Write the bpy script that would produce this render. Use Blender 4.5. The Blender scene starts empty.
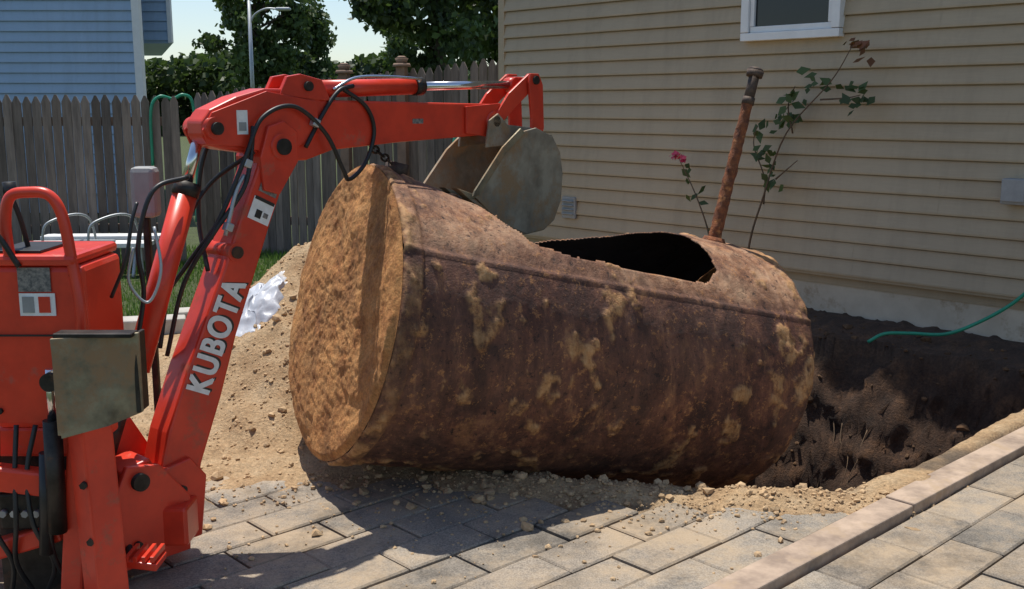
import bpy, bmesh, math, random
from mathutils import Vector, Matrix, noise
random.seed(7)
R=math.radians
scene=bpy.context.scene
COL=scene.collection

# ---------------------------------------------------------------- materials
def nmat(name):
    m=bpy.data.materials.new(name); m.use_nodes=True
    nt=m.node_tree; b=nt.nodes['Principled BSDF']
    return m,nt,b
def N(nt,t,**kw):
    n=nt.nodes.new(t)
    for k,v in kw.items(): setattr(n,k,v)
    return n
def noise_n(nt,scale,detail=4,rough=.6,vec=None,dist=0):
    n=N(nt,'ShaderNodeTexNoise'); n.inputs['Scale'].default_value=scale
    n.inputs['Detail'].default_value=detail; n.inputs['Roughness'].default_value=rough
    n.inputs['Distortion'].default_value=dist
    if vec: nt.links.new(vec,n.inputs['Vector'])
    return n
def ramp(nt,fac,stops):
    r=N(nt,'ShaderNodeValToRGB'); e=r.color_ramp.elements
    while len(e)<len(stops): e.new(.5)
    for i,(p,c) in enumerate(stops):
        e[i].position=p; e[i].color=(c[0],c[1],c[2],1) if hasattr(c,'__len__') else (c,c,c,1)
    nt.links.new(fac,r.inputs['Fac']); return r
def mix(nt,fac,a,b,mode='MIX'):
    m=N(nt,'ShaderNodeMix'); m.data_type='RGBA'; m.blend_type=mode
    def s(sock,v):
        if hasattr(v,'is_linked'): nt.links.new(v,sock)
        elif hasattr(v,'__len__'): sock.default_value=(v[0],v[1],v[2],1)
        else: sock.default_value=v
    s(m.inputs[0],fac); s(m.inputs[6],a); s(m.inputs[7],b)
    return m.outputs[2]
def geo(nt): return N(nt,'ShaderNodeNewGeometry').outputs['Position']
def bump(nt,b,h,strength=.3,dist=.01):
    n=N(nt,'ShaderNodeBump'); n.inputs['Strength'].default_value=strength; n.inputs['Distance'].default_value=dist
    nt.links.new(h,n.inputs['Height']); nt.links.new(n.outputs[0],b.inputs['Normal'])
def simple(name,c1,c2=None,scale=8,rough=.6,metal=0,bs=.15,bd=.004,c3=None,dirt=None,dirt_amt=.5):
    m,nt,b=nmat(name); p=geo(nt)
    c2=c2 or tuple(x*.7 for x in c1)
    n=noise_n(nt,scale,4,.65,p)
    r=ramp(nt,n.outputs['Fac'],[(.35,c2),(.62,c1)])
    out=r.outputs[0]
    if dirt:
        n2=noise_n(nt,scale*.6,6,.75,p)
        r2=ramp(nt,n2.outputs['Fac'],[(dirt_amt,0.0),(dirt_amt+.12,1.0)])
        out=mix(nt,r2.outputs[0],out,dirt)
        rr=ramp(nt,n2.outputs['Fac'],[(dirt_amt,rough),(dirt_amt+.12,.9)]); nt.links.new(rr.outputs[0],b.inputs['Roughness'])
    else: b.inputs['Roughness'].default_value=rough
    nt.links.new(out,b.inputs['Base Color'])
    b.inputs['Metallic'].default_value=metal
    if bs>=.1:
        n3=noise_n(nt,scale*6,2,.6,p); bump(nt,b,n3.outputs['Fac'],bs,bd)
    return m
def attr_mat(name,attr='Col'):
    m,nt,b=nmat(name); a=N(nt,'ShaderNodeAttribute'); a.attribute_name=attr
    return m,nt,b,a
M={}
M['red']=simple('red_paint',(.76,.055,.022),(.58,.040,.018),5,.34,0,.05,.002,dirt=(.36,.12,.07),dirt_amt=.58)
M['steel']=simple('worn_steel',(.30,.26,.17),(.13,.105,.07),9,.5,.35,.2,.003,dirt=(.34,.22,.12),dirt_amt=.48)
M['bucket']=simple('bucket_steel',(.36,.32,.245),(.19,.16,.12),7,.5,.2,.2,.003,dirt=(.34,.22,.12),dirt_amt=.48)
M['black']=simple('black_rubber',(.02,.02,.02),(.012,.012,.012),20,.45,0,.05,.001)
M['darkmetal']=simple('dark_greasy_metal',(.05,.045,.04),(.02,.018,.016),14,.5,.6,.2,.002,dirt=(.14,.08,.05),dirt_amt=.55)
M['chrome']=simple('chrome_rod',(.75,.76,.78),(.65,.66,.68),5,.18,1,.02,.001)
M['white']=simple('white_vinyl',(.80,.80,.79),(.74,.74,.73),6,.45,0,.03,.001)
M['label']=simple('label_white',(.88,.87,.84),(.76,.74,.70),30,.5,0,0)
M['labelgrey']=simple('label_grey',(.28,.25,.22),(.08,.08,.08),90,.5,0,0)
M['grey']=simple('grey_plastic',(.33,.33,.32),(.27,.27,.26),8,.6)
M['glass'],_nt,_b=nmat('window_glass'); _b.inputs['Base Color'].default_value=(.012,.014,.016,1); _b.inputs['Roughness'].default_value=.06
M['teal']=simple('green_hose_rubber',(.02,.30,.17),(.015,.24,.14),12,.4)
M['concrete']=simple('concrete',(.50,.47,.42),(.38,.35,.31),5,.9,0,.3,.006)
M['found']=simple('foundation_parging',(.62,.53,.40),(.50,.42,.31),3,.9,0,.3,.006,dirt=(.32,.22,.13),dirt_amt=.56)
M['tarp']=simple('white_plastic_sheet',(.60,.62,.66),(.46,.48,.52),4,.4,0,.2,.01,dirt=(.45,.36,.26),dirt_amt=.54)
M['roof']=simple('roof_shingle',(.12,.11,.10),(.08,.07,.07),10,.9)
M['bark']=simple('bark',(.13,.10,.075),(.06,.045,.035),6,.9,0,.6,.03)
M['timber']=simple('weathered_timber',(.48,.36,.265),(.27,.20,.15),7,.85,0,.5,.005,dirt=(.40,.29,.19),dirt_amt=.52)
M['post']=simple('stained_post',(.26,.17,.12),(.17,.11,.08),5,.85,0,.4,.004)
M['galv']=simple('galvanised_pole',(.45,.47,.48),(.38,.4,.41),6,.5,.6)
M['pipe']=simple('rusty_pipe',(.28,.095,.035),(.10,.036,.02),26,.9,0,.9,.008,dirt=(.46,.19,.065),dirt_amt=.53)
M['pipetop']=simple('dark_pipe_iron',(.12,.08,.055),(.05,.035,.03),25,.7,.3,.4,.004)
M['stem']=simple('rose_stem',(.12,.07,.04),(.07,.05,.03),20,.8)
M['rose']=simple('rose_petal',(.65,.07,.13),(.50,.04,.09),20,.6)
M['root']=simple('root',(.25,.16,.09),(.12,.08,.05),20,.9)
M['umb']=simple('umbrella_cloth',(.02,.22,.15),(.015,.15,.10),5,.8)

def siding_mat(name,c,c2):
    m,nt,b=nmat(name); p=geo(nt)
    n=noise_n(nt,1.2,3,.6,p); r=ramp(nt,n.outputs['Fac'],[(.3,c2),(.7,c)])
    mp=N(nt,'ShaderNodeMapping'); mp.inputs['Scale'].default_value=(3,3,60); nt.links.new(p,mp.inputs['Vector'])
    g=noise_n(nt,2,3,.7,mp.outputs[0])
    o=mix(nt,.12,r.outputs[0],g.outputs['Fac'],'OVERLAY')
    mp2=N(nt,'ShaderNodeMapping'); mp2.inputs['Scale'].default_value=(6,6,.5); nt.links.new(p,mp2.inputs['Vector'])
    g2=noise_n(nt,1.0,4,.7,mp2.outputs[0]); r2=ramp(nt,g2.outputs['Fac'],[(.48,0.),(.75,.35)])
    o=mix(nt,r2.outputs[0],o,tuple(x*.55 for x in c))
    nt.links.new(o,b.inputs['Base Color']); b.inputs['Roughness'].default_value=.5
    bump(nt,b,g.outputs['Fac'],.12,.003); return m
M['siding']=siding_mat('tan_vinyl_siding',(.43,.335,.215),(.39,.30,.19))
M['blue']=siding_mat('blue_siding',(.36,.48,.63),(.32,.44,.58))

def tone_mat(name,c1,c2,rough=.85,scale=8,bs=.3,bd=.004,stretch=None):
    m,nt,b,a=attr_mat(name); p=geo(nt)
    v=p
    if stretch:
        mp=N(nt,'ShaderNodeMapping'); mp.inputs['Scale'].default_value=stretch; nt.links.new(p,mp.inputs['Vector']); v=mp.outputs[0]
    n=noise_n(nt,scale,3,.7,v); r=ramp(nt,n.outputs['Fac'],[(.3,c2),(.7,c1)])
    o=mix(nt,1.0,r.outputs[0],a.outputs['Color'],'MULTIPLY')
    nt.links.new(o,b.inputs['Base Color']); b.inputs['Roughness'].default_value=rough
    if bs: n2=noise_n(nt,scale*5,2,.7,v); bump(nt,b,n2.outputs['Fac'],bs,bd)
    return m,nt,b
M['fence'],_,_=tone_mat('weathered_fence',(.25,.205,.175),(.13,.105,.09),.9,3,.4,.004,(8,8,.8))
def leafmat(key,name,c1,c2,trc,fac):
    m,nt,b,a=attr_mat(name)
    o=mix(nt,1.0,c1,a.outputs['Color'],'MULTIPLY'); nt.links.new(o,b.inputs['Base Color']); b.inputs['Roughness'].default_value=.6
    tr=N(nt,'ShaderNodeBsdfTranslucent'); mx=N(nt,'ShaderNodeMixShader'); mx.inputs[0].default_value=fac
    tr.inputs['Color'].default_value=(*trc,1)
    nt.links.new(b.outputs[0],mx.inputs[1]); nt.links.new(tr.outputs[0],mx.inputs[2]); nt.links.new(mx.outputs[0],nt.nodes['Material Output'].inputs['Surface'])
    M[key]=m
leafmat('leaf','foliage',(.065,.105,.03),None,(.09,.15,.03),.25)
leafmat('grass','grass_blades',(.10,.19,.035),None,(.14,.26,.04),.35)
# pavers
m,nt,b,a=attr_mat('concrete_paver'); p=geo(nt)
n=noise_n(nt,3,5,.7,p); r=ramp(nt,n.outputs['Fac'],[(.3,(.235,.20,.16)),(.7,(.36,.315,.255))])
o=mix(nt,1.0,r.outputs[0],a.outputs['Color'],'MULTIPLY')
n2=noise_n(nt,150,2,.8,p); r2=ramp(nt,n2.outputs['Fac'],[(.35,.58),(.65,1.28)])
o=mix(nt,1.0,o,r2.outputs[0],'MULTIPLY')
n3=noise_n(nt,1.5,7,.78,p); r3=ramp(nt,n3.outputs['Fac'],[(.44,0.),(.60,.75)])
o=mix(nt,r3.outputs[0],o,(.42,.31,.195))
n4=noise_n(nt,2.1,6,.75,p); r4=ramp(nt,n4.outputs['Fac'],[(.48,1.),(.66,.52)]); o=mix(nt,1.0,o,r4.outputs[0],'MULTIPLY')
nt.links.new(o,b.inputs['Base Color']); b.inputs['Roughness'].default_value=.9
bump(nt,b,n2.outputs['Fac'],.5,.003); M['paver']=m
# soil
m,nt,b,a=attr_mat('soil_ground'); p=geo(nt)
sep=N(nt,'ShaderNodeSeparateColor'); nt.links.new(a.outputs['Color'],sep.inputs[0])
n=noise_n(nt,5,6,.75,p)
sand=ramp(nt,n.outputs['Fac'],[(.3,(.34,.20,.095)),(.5,(.52,.35,.19)),(.72,(.62,.46,.28))])
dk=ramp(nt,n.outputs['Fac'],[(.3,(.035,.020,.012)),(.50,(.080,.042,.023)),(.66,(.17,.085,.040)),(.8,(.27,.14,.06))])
gr=ramp(nt,n.outputs['Fac'],[(.3,(.05,.06,.02)),(.7,(.09,.12,.035))])
o=mix(nt,sep.outputs[0],(.12,.09,.065),sand.outputs[0]); o=mix(nt,sep.outputs[1],o,gr.outputs[0]); o=mix(nt,sep.outputs[2],o,dk.outputs[0])
n2=noise_n(nt,60,4,.8,p); r2=ramp(nt,n2.outputs['Fac'],[(.3,.55),(.7,1.25)]); o=mix(nt,1.0,o,r2.outputs[0],'MULTIPLY')
nt.links.new(o,b.inputs['Base Color']); b.inputs['Roughness'].default_value=.95
bump(nt,b,n2.outputs['Fac'],.9,.018); M['soil']=m
M['clod'],_,_=tone_mat('soil_clods',(.58,.42,.25),(.40,.27,.15),.95,30,.5,.003)
# tank shell  (R mud clump, G dusty top with its sunlit tone painted in)
m,nt,b,a=attr_mat('rusty_tank_steel'); p=geo(nt)
sep=N(nt,'ShaderNodeSeparateColor'); nt.links.new(a.outputs['Color'],sep.inputs[0])
n=noise_n(nt,5.0,8,.78,p,.4)
rust=ramp(nt,n.outputs['Fac'],[(.32,(.026,.012,.010)),(.45,(.085,.031,.020)),(.55,(.155,.058,.033)),(.64,(.28,.12,.052)),(.76,(.44,.22,.09))])
nb=noise_n(nt,1.7,5,.7,p,.6); rb=ramp(nt,nb.outputs['Fac'],[(.40,0.),(.64,.5)])
o=mix(nt,rb.outputs[0],rust.outputs[0],(.17,.085,.055))
lit_dust=ramp(nt,n.outputs['Fac'],[(.30,(.085,.030,.017)),(.43,(.26,.115,.055)),(.54,(.43,.24,.135)),(.68,(.50,.32,.19)),(.8,(.38,.15,.06))])
o=mix(nt,sep.outputs[1],o,lit_dust.outputs[0])
nfl=noise_n(nt,22,5,.85,p); fl=ramp(nt,nfl.outputs['Fac'],[(.57,0.),(.62,.8)]); o=mix(nt,fl.outputs[0],o,(.42,.19,.07))
fd=ramp(nt,nfl.outputs['Fac'],[(.37,.9),(.43,0.)]); o=mix(nt,fd.outputs[0],o,(.025,.012,.009))
nm=noise_n(nt,14,5,.8,p); mud=ramp(nt,nm.outputs['Fac'],[(.3,(.25,.10,.035)),(.5,(.46,.235,.09)),(.72,(.60,.37,.18))])
mk=ramp(nt,nm.outputs['Fac'],[(.36,.1),(.50,.95)]); mf=mix(nt,1.0,sep.outputs[0],mk.outputs[0],'MULTIPLY')
o=mix(nt,mf,o,mud.outputs[0])
mp=N(nt,'ShaderNodeMapping'); mp.inputs['Scale'].default_value=(7,7,1.0); nt.links.new(p,mp.inputs['Vector'])
ns=noise_n(nt,2.2,5,.75,mp.outputs[0]); rs=ramp(nt,ns.outputs['Fac'],[(.35,.5),(.6,1.15)]); o=mix(nt,.8,o,rs.outputs[0],'MULTIPLY')
st=ramp(nt,ns.outputs['Fac'],[(.58,0.),(.70,.45)]); o=mix(nt,st.outputs[0],o,(.40,.20,.085))
nt.links.new(o,b.inputs['Base Color']); b.inputs['Roughness'].default_value=.75
bump(nt,b,nfl.outputs['Fac'],.8,.012); M['tank']=m
m,nt,b,a=attr_mat('crusted_end_plate'); p=geo(nt)
nm=noise_n(nt,7,7,.8,p); face=ramp(nt,nm.outputs['Fac'],[(.28,(.20,.07,.022)),(.42,(.42,.175,.052)),(.58,(.57,.275,.09)),(.78,(.66,.38,.16))])
nfb=noise_n(nt,2.2,6,.75,p); ffb=ramp(nt,nfb.outputs['Fac'],[(.34,.5),(.54,1.1)]); o=mix(nt,1.0,face.outputs[0],ffb.outputs[0],'MULTIPLY')
nf2=noise_n(nt,75,4,.8,p); rf=ramp(nt,nf2.outputs['Fac'],[(.3,.55),(.7,1.25)]); o=mix(nt,1.0,o,rf.outputs[0],'MULTIPLY')
nt.links.new(o,b.inputs['Base Color']); b.inputs['Roughness'].default_value=.9; bump(nt,b,nf2.outputs['Fac'],.8,.010); M['endplate']=m
M['inside']=simple('tank_inside',(.03,.02,.016),(.012,.009,.008),6,.8,0,0)

# ---------------------------------------------------------------- helpers
def empty(name,loc=(0,0,0)):
    o=bpy.data.objects.new(name,None); o.location=loc; COL.objects.link(o); return o
def par(o,p):
    if p:
        o.parent=p; o.matrix_parent_inverse=Matrix.Translation(p.location).inverted()
    return o
def mesh(name,verts,faces,mat,parent=None,smooth=False,cols=None):
    me=bpy.data.meshes.new(name); me.from_pydata([tuple(v) for v in verts],[],faces); me.update()
    if mat: me.materials.append(mat)
    if smooth: me.polygons.foreach_set('use_smooth',[True]*len(me.polygons))
    if cols is not None:
        ca=me.color_attributes.new('Col','FLOAT_COLOR','POINT')
        flat=[]
        for c in cols:
            flat.extend((c[0],c[1],c[2],1.0) if hasattr(c,'__len__') else (c,c,c,1.0))
        ca.data.foreach_set('color',flat)
    o=bpy.data.objects.new(name,me); COL.objects.link(o); par(o,parent); return o
def bev(o,w=.006,seg=2):
    md=o.modifiers.new('bevel','BEVEL'); md.width=w; md.segments=seg; md.limit_method='ANGLE'; md.angle_limit=R(35); return o
def box(name,c,s,mat,parent=None,rot=(0,0,0),bw=.004):
    h=[x/2 for x in s]
    vs=[Vector((a*h[0],b_*h[1],c_*h[2])) for a in(-1,1) for b_ in(-1,1) for c_ in(-1,1)]
    m3=Matrix.Rotation(rot[2],3,'Z')@Matrix.Rotation(rot[1],3,'Y')@Matrix.Rotation(rot[0],3,'X')
    vs=[m3@v+Vector(c) for v in vs]
    fs=[(0,1,3,2),(4,6,7,5),(0,4,5,1),(2,3,7,6),(0,2,6,4),(1,5,7,3)]
    o=mesh(name,vs,fs,mat,parent)
    if bw: bev(o,bw)
    return o
def cyl(name,p0,p1,r0,mat,parent=None,r1=None,n=24,caps=True,smooth=True):
    p0=Vector(p0);p1=Vector(p1); r1=r0 if r1 is None else r1
    d=(p1-p0).normalized(); a=d.orthogonal().normalized(); b_=d.cross(a)
    vs=[];fs=[]
    for P,r in((p0,r0),(p1,r1)):
        for i in range(n):
            t=2*math.pi*i/n; vs.append(P+a*(r*math.cos(t))+b_*(r*math.sin(t)))
    for i in range(n):
        j=(i+1)%n; fs.append((i,j,n+j,n+i))
    if caps: fs.append(tuple(range(n))[::-1]); fs.append(tuple(range(n,2*n)))
    o=mesh(name,vs,fs,mat,parent)
    for f in o.data.polygons: f.use_smooth=len(f.vertices)==4
    return o
def catmull(pts,k=10):
    P=[Vector(p) for p in pts]; P=[P[0]*2-P[1]]+P+[P[-1]*2-P[-2]]; out=[]
    for i in range(1,len(P)-2):
        for j in range(k):
            t=j/k; a,b_,c,d=P[i-1],P[i],P[i+1],P[i+2]
            out.append(.5*((2*b_)+(c-a)*t+(2*a-5*b_+4*c-d)*t*t+(3*b_-a-3*c+d)*t**3))
    out.append(P[-2]); return out
def tube(name,pts,r,mat,parent=None,k=8,n=10,taper=None,raw=False,rough=0):
    pts=[Vector(p) for p in pts] if raw else catmull(pts,k); vs=[];fs=[]
    prev=None
    for i,p in enumerate(pts):
        d=(pts[min(i+1,len(pts)-1)]-pts[max(i-1,0)]).normalized()
        a=(prev-d*prev.dot(d)).normalized() if prev and (prev-d*prev.dot(d)).length>1e-4 else d.orthogonal().normalized()
        prev=a; b_=d.cross(a); rr=r if taper is None else r+(taper-r)*i/(len(pts)-1)
        for j in range(n):
            t=2*math.pi*j/n; q=a*math.cos(t)+b_*math.sin(t)
            r2=rr*(1+rough*noise.noise((p+q*rr)*22)+rough*.6*noise.noise((p+q*rr)*60)) if rough else rr
            vs.append(p+q*r2)
    for i in range(len(pts)-1):
        for j in range(n):
            k2=(j+1)%n; fs.append((i*n+j,i*n+k2,(i+1)*n+k2,(i+1)*n+j))
    fs.append(tuple(range(n))[::-1]); fs.append(tuple(range((len(pts)-1)*n,len(pts)*n)))
    return mesh(name,vs,fs,mat,parent,smooth=True)
def fbm(x,y,z=0,f=1,o=4):
    s=0;a=1;t=0
    for i in range(o):
        s+=a*noise.noise(Vector((x*f,y*f,z*f))); t+=a; a*=.5; f*=2.03
    return s/t
def sst(a,b_,x):
    t=max(0,min(1,(x-a)/(b_-a))); return t*t*(3-2*t)

# house frame  (u towards wall, s along wall going away)
UX,UY=.7314,.6820
def H(u,s,z=0): return Vector((UX*u-UY*s, UY*u+UX*s, z))
def toH(x,y): return (UX*x+UY*y, -UY*x+UX*y)
HR=math.atan2(UY,UX)

# ---------------------------------------------------------------- ground
hole=[(0.2,4.36),(0.8,4.25),(1.40,4.22),(1.78,4.50),(2.66,5.36),(3.42,6.05),(3.2,6.42),(2.35,7.25),(1.75,7.75),(.9,6.9),(0.15,5.9),(-.02,5.1)]
def sdist(x,y,poly):
    d=1e9; ins=False; n=len(poly)
    for i in range(n):
        ax,ay=poly[i]; bx,by=poly[(i+1)%n]
        ex,ey=bx-ax,by-ay; wx,wy=x-ax,y-ay
        t=max(0,min(1,(wx*ex+wy*ey)/(ex*ex+ey*ey)))
        q=math.hypot(wx-ex*t,wy-ey*t); d=min(d,q)
        if (ay>y)!=(by>y) and x<(bx-ax)*(y-ay)/(by-ay)+ax: ins=not ins
    return d if ins else -d
spill=[(-.15,4.34),(.1,4.22),(.8,4.12),(1.4,4.06),(1.8,4.33)]
def pdist(x,y,pl):
    d=1e9
    for i in range(len(pl)-1):
        ax,ay=pl[i]; bx,by=pl[i+1]; ex,ey=bx-ax,by-ay
        t=max(0,min(1,((x-ax)*ex+(y-ay)*ey)/(ex*ex+ey*ey)))
        d=min(d,math.hypot(x-ax-ex*t,y-ay-ey*t))
    return d
def soil_h(x,y):
    base=-.035; sand=0;dark=0;grass=0
    near=(-4<x<5 and 2<y<10)
    if not near:
        return -.02,(0,1,0)
    n1=fbm(x,y,0,1.6,4); n2=fbm(x+9,y,3,9,3)
    u,s=toH(x,y)
    mx=(x+.98)/1.12; my=(y-5.95)/1.22; dd=mx*mx+my*my
    m=.82*math.exp(-dd*1.75)*(1+.28*n1)
    sp=pdist(x,y,spill); ms=.040*max(0,1-sp/.20)*(1+1.6*n1)+.026*max(0,1-sp/.45)
    bed=0
    if y>4.6 and s>2.0 and u<6.6: bed=.03*sst(4.5,5.0,y)
    hh=m+ms+bed+.036*n1*sst(0.0,.04,m+ms)+.022*n2*sst(0,.02,m+ms+bed)
    hh+=.06*max(0,fbm(x+3,y,7,5,4))*sst(.03,.15,m)
    h=base+max(0,hh)
    sand=sst(.005,.03,hh)
    g=sst(7.2,7.6,y+.25*n1)*sst(-.6,-1.2,x+.3*n1)
    if x<-3.0: g=max(g,sst(5.2,5.6,y+.2*n1)*sst(-2.6,-3.0,x+.2*n1))
    grass=g
    if s<1.75: grass=0
    far=sst(5.2,6.0,u)       # the bank under the house slopes
    d=sdist(x+.14*n1,y+.14*n1,hole)
    if d>-.25:
        lip=math.exp(-((d+.06)/.09)**2)*.02*(1+n1)*(1-far); h+=lip
        if d>0:
            k1=sst(0,.14,d); k2=min(1,max(0,(d+.08*fbm(x,y,9,2.4,3))/.52))**.8
            k=(1-far)*k1+far*k2
            h=h-1.22*k*(1+.12*n1)-.14*sst(.1,.8,d)
            h+=far*sst(0,.12,d)*(.18*fbm(x,y,5,2.6,2)+.06*abs(fbm(x,y,8,6,4))+.02*n2)
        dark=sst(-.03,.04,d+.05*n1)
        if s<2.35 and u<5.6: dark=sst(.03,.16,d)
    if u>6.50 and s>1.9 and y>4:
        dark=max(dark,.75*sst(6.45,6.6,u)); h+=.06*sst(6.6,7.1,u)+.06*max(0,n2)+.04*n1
    if s<1.85 and d<0: sand*=.3
    return h,(sand,grass,dark)
def axis(lo,hi,step,far):
    a=[];v=lo
    while v<hi: a.append(v); v+=step
    l=lo;st=step;pre=[]
    while l>-far: st*=1.35; l-=st; pre.append(l)
    h_=a[-1];st=step;post=[]
    while h_<far: st*=1.35; h_+=st; post.append(h_)
    return pre[::-1]+a+post
xs=axis(-3.6,3.9,.026,500); ys=axis(3.0,8.4,.026,600)
V=[];C=[];
for y in ys:
    for x in xs:
        h,c=soil_h(x,y)
        if h<-.08:
            w=min(1,(-h-.08)*4)
            V.append((x+.10*w*fbm(x,y,h*2.2,4,4),y+.10*w*fbm(x+5,y,h*2.2,4,4),h+.03*w*fbm(x+2,y+7,h*2,8,3)))
        else: V.append((x,y,h))
        C.append(c)
nx=len(xs); F=[(j*nx+i,j*nx+i+1,(j+1)*nx+i+1,(j+1)*nx+i) for j in range(len(ys)-1) for i in range(nx-1)]
mesh('ground',V,F,M['soil'],None,True,C)

# ---------------------------------------------------------------- pavers
def pavers(name,u0,u1,s0,s1,lu,ls,test,top=0.0,offset=.5):
    V=[];F=[];C=[]; gap=.009
    row=0; s=s0
    while s<s1:
        u=u0-(lu*offset if row%2 else 0)
        while u<u1:
            cu,cs=u+lu/2,s+ls/2; p=H(cu,cs)
            if test(p.x,p.y,cu,cs):
                dz=random.uniform(-.004,.004); tl=random.uniform(-.003,.003); t=random.uniform(.78,1.12); w=random.uniform(-.03,.03)
                jt=random.uniform(-.002,.002)
                col=(t*(1+w),t,t*(1-w))
                b0=len(V)
                for (ins,z) in((gap/2,-.05),(gap/2,-.006),(gap/2+.007,0)):
                    for (a,b_) in((0,0),(1,0),(1,1),(0,1)):
                        uu=u+(ins if a==0 else lu-ins)+jt; ss=s+(ins if b_==0 else ls-ins)
                        q=H(uu,ss); V.append((q.x,q.y,top+z+dz+(tl if a else -tl))); C.append(col)
                for k in(0,4):
                    for i in range(4):
                        j=(i+1)%4; F.append((b0+k+i,b0+k+j,b0+k+4+j,b0+k+4+i))
                F.append((b0+8,b0+9,b0+10,b0+11))
            u+=lu
        s+=ls; row+=1
    return mesh(name,V,F,M['paver'],None,False,C)
def t_left(x,y,u,s): return s>2.0 and -3.1<x<2.2 and 2.2<y<5.6 and sdist(x,y,hole)<-.16
def t_right(x,y,u,s): return s<1.83 and y>2.0
pavers('patio_pavement',-1.5,5.0,1.97,6.5,.40,.20,t_left)
pavers('walkway_pavement',1.5,7.1,-2.493,1.80,.41,.205,t_right,-.004)
te=empty('timber_edging',H(4.5,1.88,0))
u=2.0
for i,l in enumerate((1.9,2.3,.85)):
    box('board_%d'%(i+1),H(u+l/2,1.885,-.02),(l-.008,.128,.10),M['timber'],te,(0,random.uniform(-.003,.003),HR+random.uniform(-.004,.004)),.006); u+=l

t_=(1+5**.5)/2
IV=[(-1,t_,0),(1,t_,0),(-1,-t_,0),(1,-t_,0),(0,-1,t_),(0,1,t_),(0,-1,-t_),(0,1,-t_),(t_,0,-1),(t_,0,1),(-t_,0,-1),(-t_,0,1)]
IFF=[(0,11,5),(0,5,1),(0,1,7),(0,7,10),(0,10,11),(1,5,9),(5,11,4),(11,10,2),(10,7,6),(7,1,8),(3,9,4),(3,4,2),(3,2,6),(3,6,8),(3,8,9),(4,9,5),(2,4,11),(6,2,10),(8,6,7),(9,8,1)]
def rock(V,F,C,x,y,z,r,col):
    b0=len(V); M3=Matrix.Rotation(random.random()*6,3,(random.random(),random.random(),1))
    for v in IV:
        q=M3@Vector(v)*(r/1.9*random.uniform(.6,1.25)); V.append((x+q.x,y+q.y,z+q.z*.75)); C.append(col)
    F.extend([(b0+a_,b0+b_,b0+c_) for a_,b_,c_ in IFF])
def clods(name,n):
    V=[];F=[];C=[]; c=0; tries=0
    while c<n and tries<n*20:
        tries+=1; q=random.random()
        if q<.34:
            a=random.choice(spill[:-1]); x=a[0]+random.gauss(.25,.42); y=a[1]+random.gauss(-.02,.12)
        elif q<.46:
            x=random.gauss(-.1,.9); y=4.4-abs(random.gauss(0,.42))
        else:
            x=random.gauss(-.98,.60); y=random.gauss(5.25,.60)
        if not(-3.4<x<3.2 and 3.1<y<8): continue
        if sdist(x,y,hole)>0.02: continue
        h,m_=soil_h(x,y)
        z=max(h,0) if t_left(x,y,*toH(x,y)) else h
        r=min(.034,.0032*math.exp(random.gauss(.22,.70))); tone=random.uniform(.75,1.15)
        rock(V,F,C,x,y,z+r*.25,r,(tone,tone*.97,tone*.93)); c+=1
    c=0
    while c<420:    # dark clumps on the crumbling bank
        u=random.uniform(5.6,7.0); s=random.uniform(2.0,4.4); p=H(u,s); h,m_=soil_h(p.x,p.y)
        r=min(.045,.008*math.exp(random.gauss(.3,.6))); tone=random.uniform(.10,.32)
        rock(V,F,C,p.x,p.y,h+r*.05,r,(tone,tone*.75,tone*.58)); c+=1
    return mesh(name,V,F,M['clod'],None,False,C)
clods('soil_clods',6500)

# ---------------------------------------------------------------- grass
V=[];F=[];C=[]
def blade(x,y,h,z):
    a=random.random()*6.28; w=.006; lx,ly=random.gauss(0,.3)*h,random.gauss(0,.3)*h
    b0=len(V); dx,dy=math.cos(a)*w,math.sin(a)*w
    V.extend([(x-dx,y-dy,z),(x+dx,y+dy,z),(x+lx,y+ly,z+h)]); F.append((b0,b0+1,b0+2)); t=random.uniform(.7,1.3)
    C.extend([(t*.8,t*.8,t*.8),(t*.8,t*.8,t*.8),(t*1.1,t*1.1,t)])
c=0
while c<42000:
    x=random.uniform(-6,-.6); y=random.uniform(5.2,12.2)
    if x>-3.9 and y<8.4:
        h,mk=soil_h(x,y)
        if mk[1]<.5: continue
    else:
        h=-.02
        if x>-.4-(12.2-y)*.1: continue
    blade(x,y,random.uniform(.03,.085)*(1+.6*fbm(x,y,0,1.3,2)),h-.005); c+=1
mesh('lawn_grass',V,F,M['grass'],None,False,C)

# ---------------------------------------------------------------- tan house
house=empty('tan_sided_house',H(7.2,4,0))
def siding(name,P0,P1,z0,z1,course,nrm,mat,parent,depth=.014,seed=1,reveal=.012):
    rnd=random.Random(seed); P0=Vector(P0);P1=Vector(P1);nrm=Vector(nrm); V=[];F=[]
    z=z0;i=0; L=(P1-P0).length; d=(P1-P0)/L; joints=[]
    while z<z1-.001:
        zt=min(z+course,z1)
        if i%2==0:
            joints=[]; q=rnd.uniform(.5,3.5)
            while q<L-.3: joints.append(q); q+=rnd.uniform(2.8,3.7)
        segs=[0]+joints+[L]
        for k in range(len(segs)-1):
            a,b_=segs[k],segs[k+1]; e=.0015*(k%2)
            prof=[(-.004,z-.001),(depth+e,z-.004),(depth+e,z+.010),(.005+e,zt-.014),(-.006,zt-.012),(-.006,zt)]
            b0=len(V)
            for (o_,zz) in prof:
                for t in(a,b_):
                    q2=P0+d*t+nrm*o_; V.append((q2.x,q2.y,zz))
            for r_ in range(len(prof)-1):
                F.append((b0+2*r_,b0+2*r_+1,b0+2*r_+3,b0+2*r_+2))
        z=zt;i+=1
    return mesh(name,V,F,mat,parent)
nW=Vector((-UX,-UY,0))
siding('siding_front',H(7.19,-4.0),H(7.19,7.80),.35,5.3,.1275,nW,M['siding'],house,.028)
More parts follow.
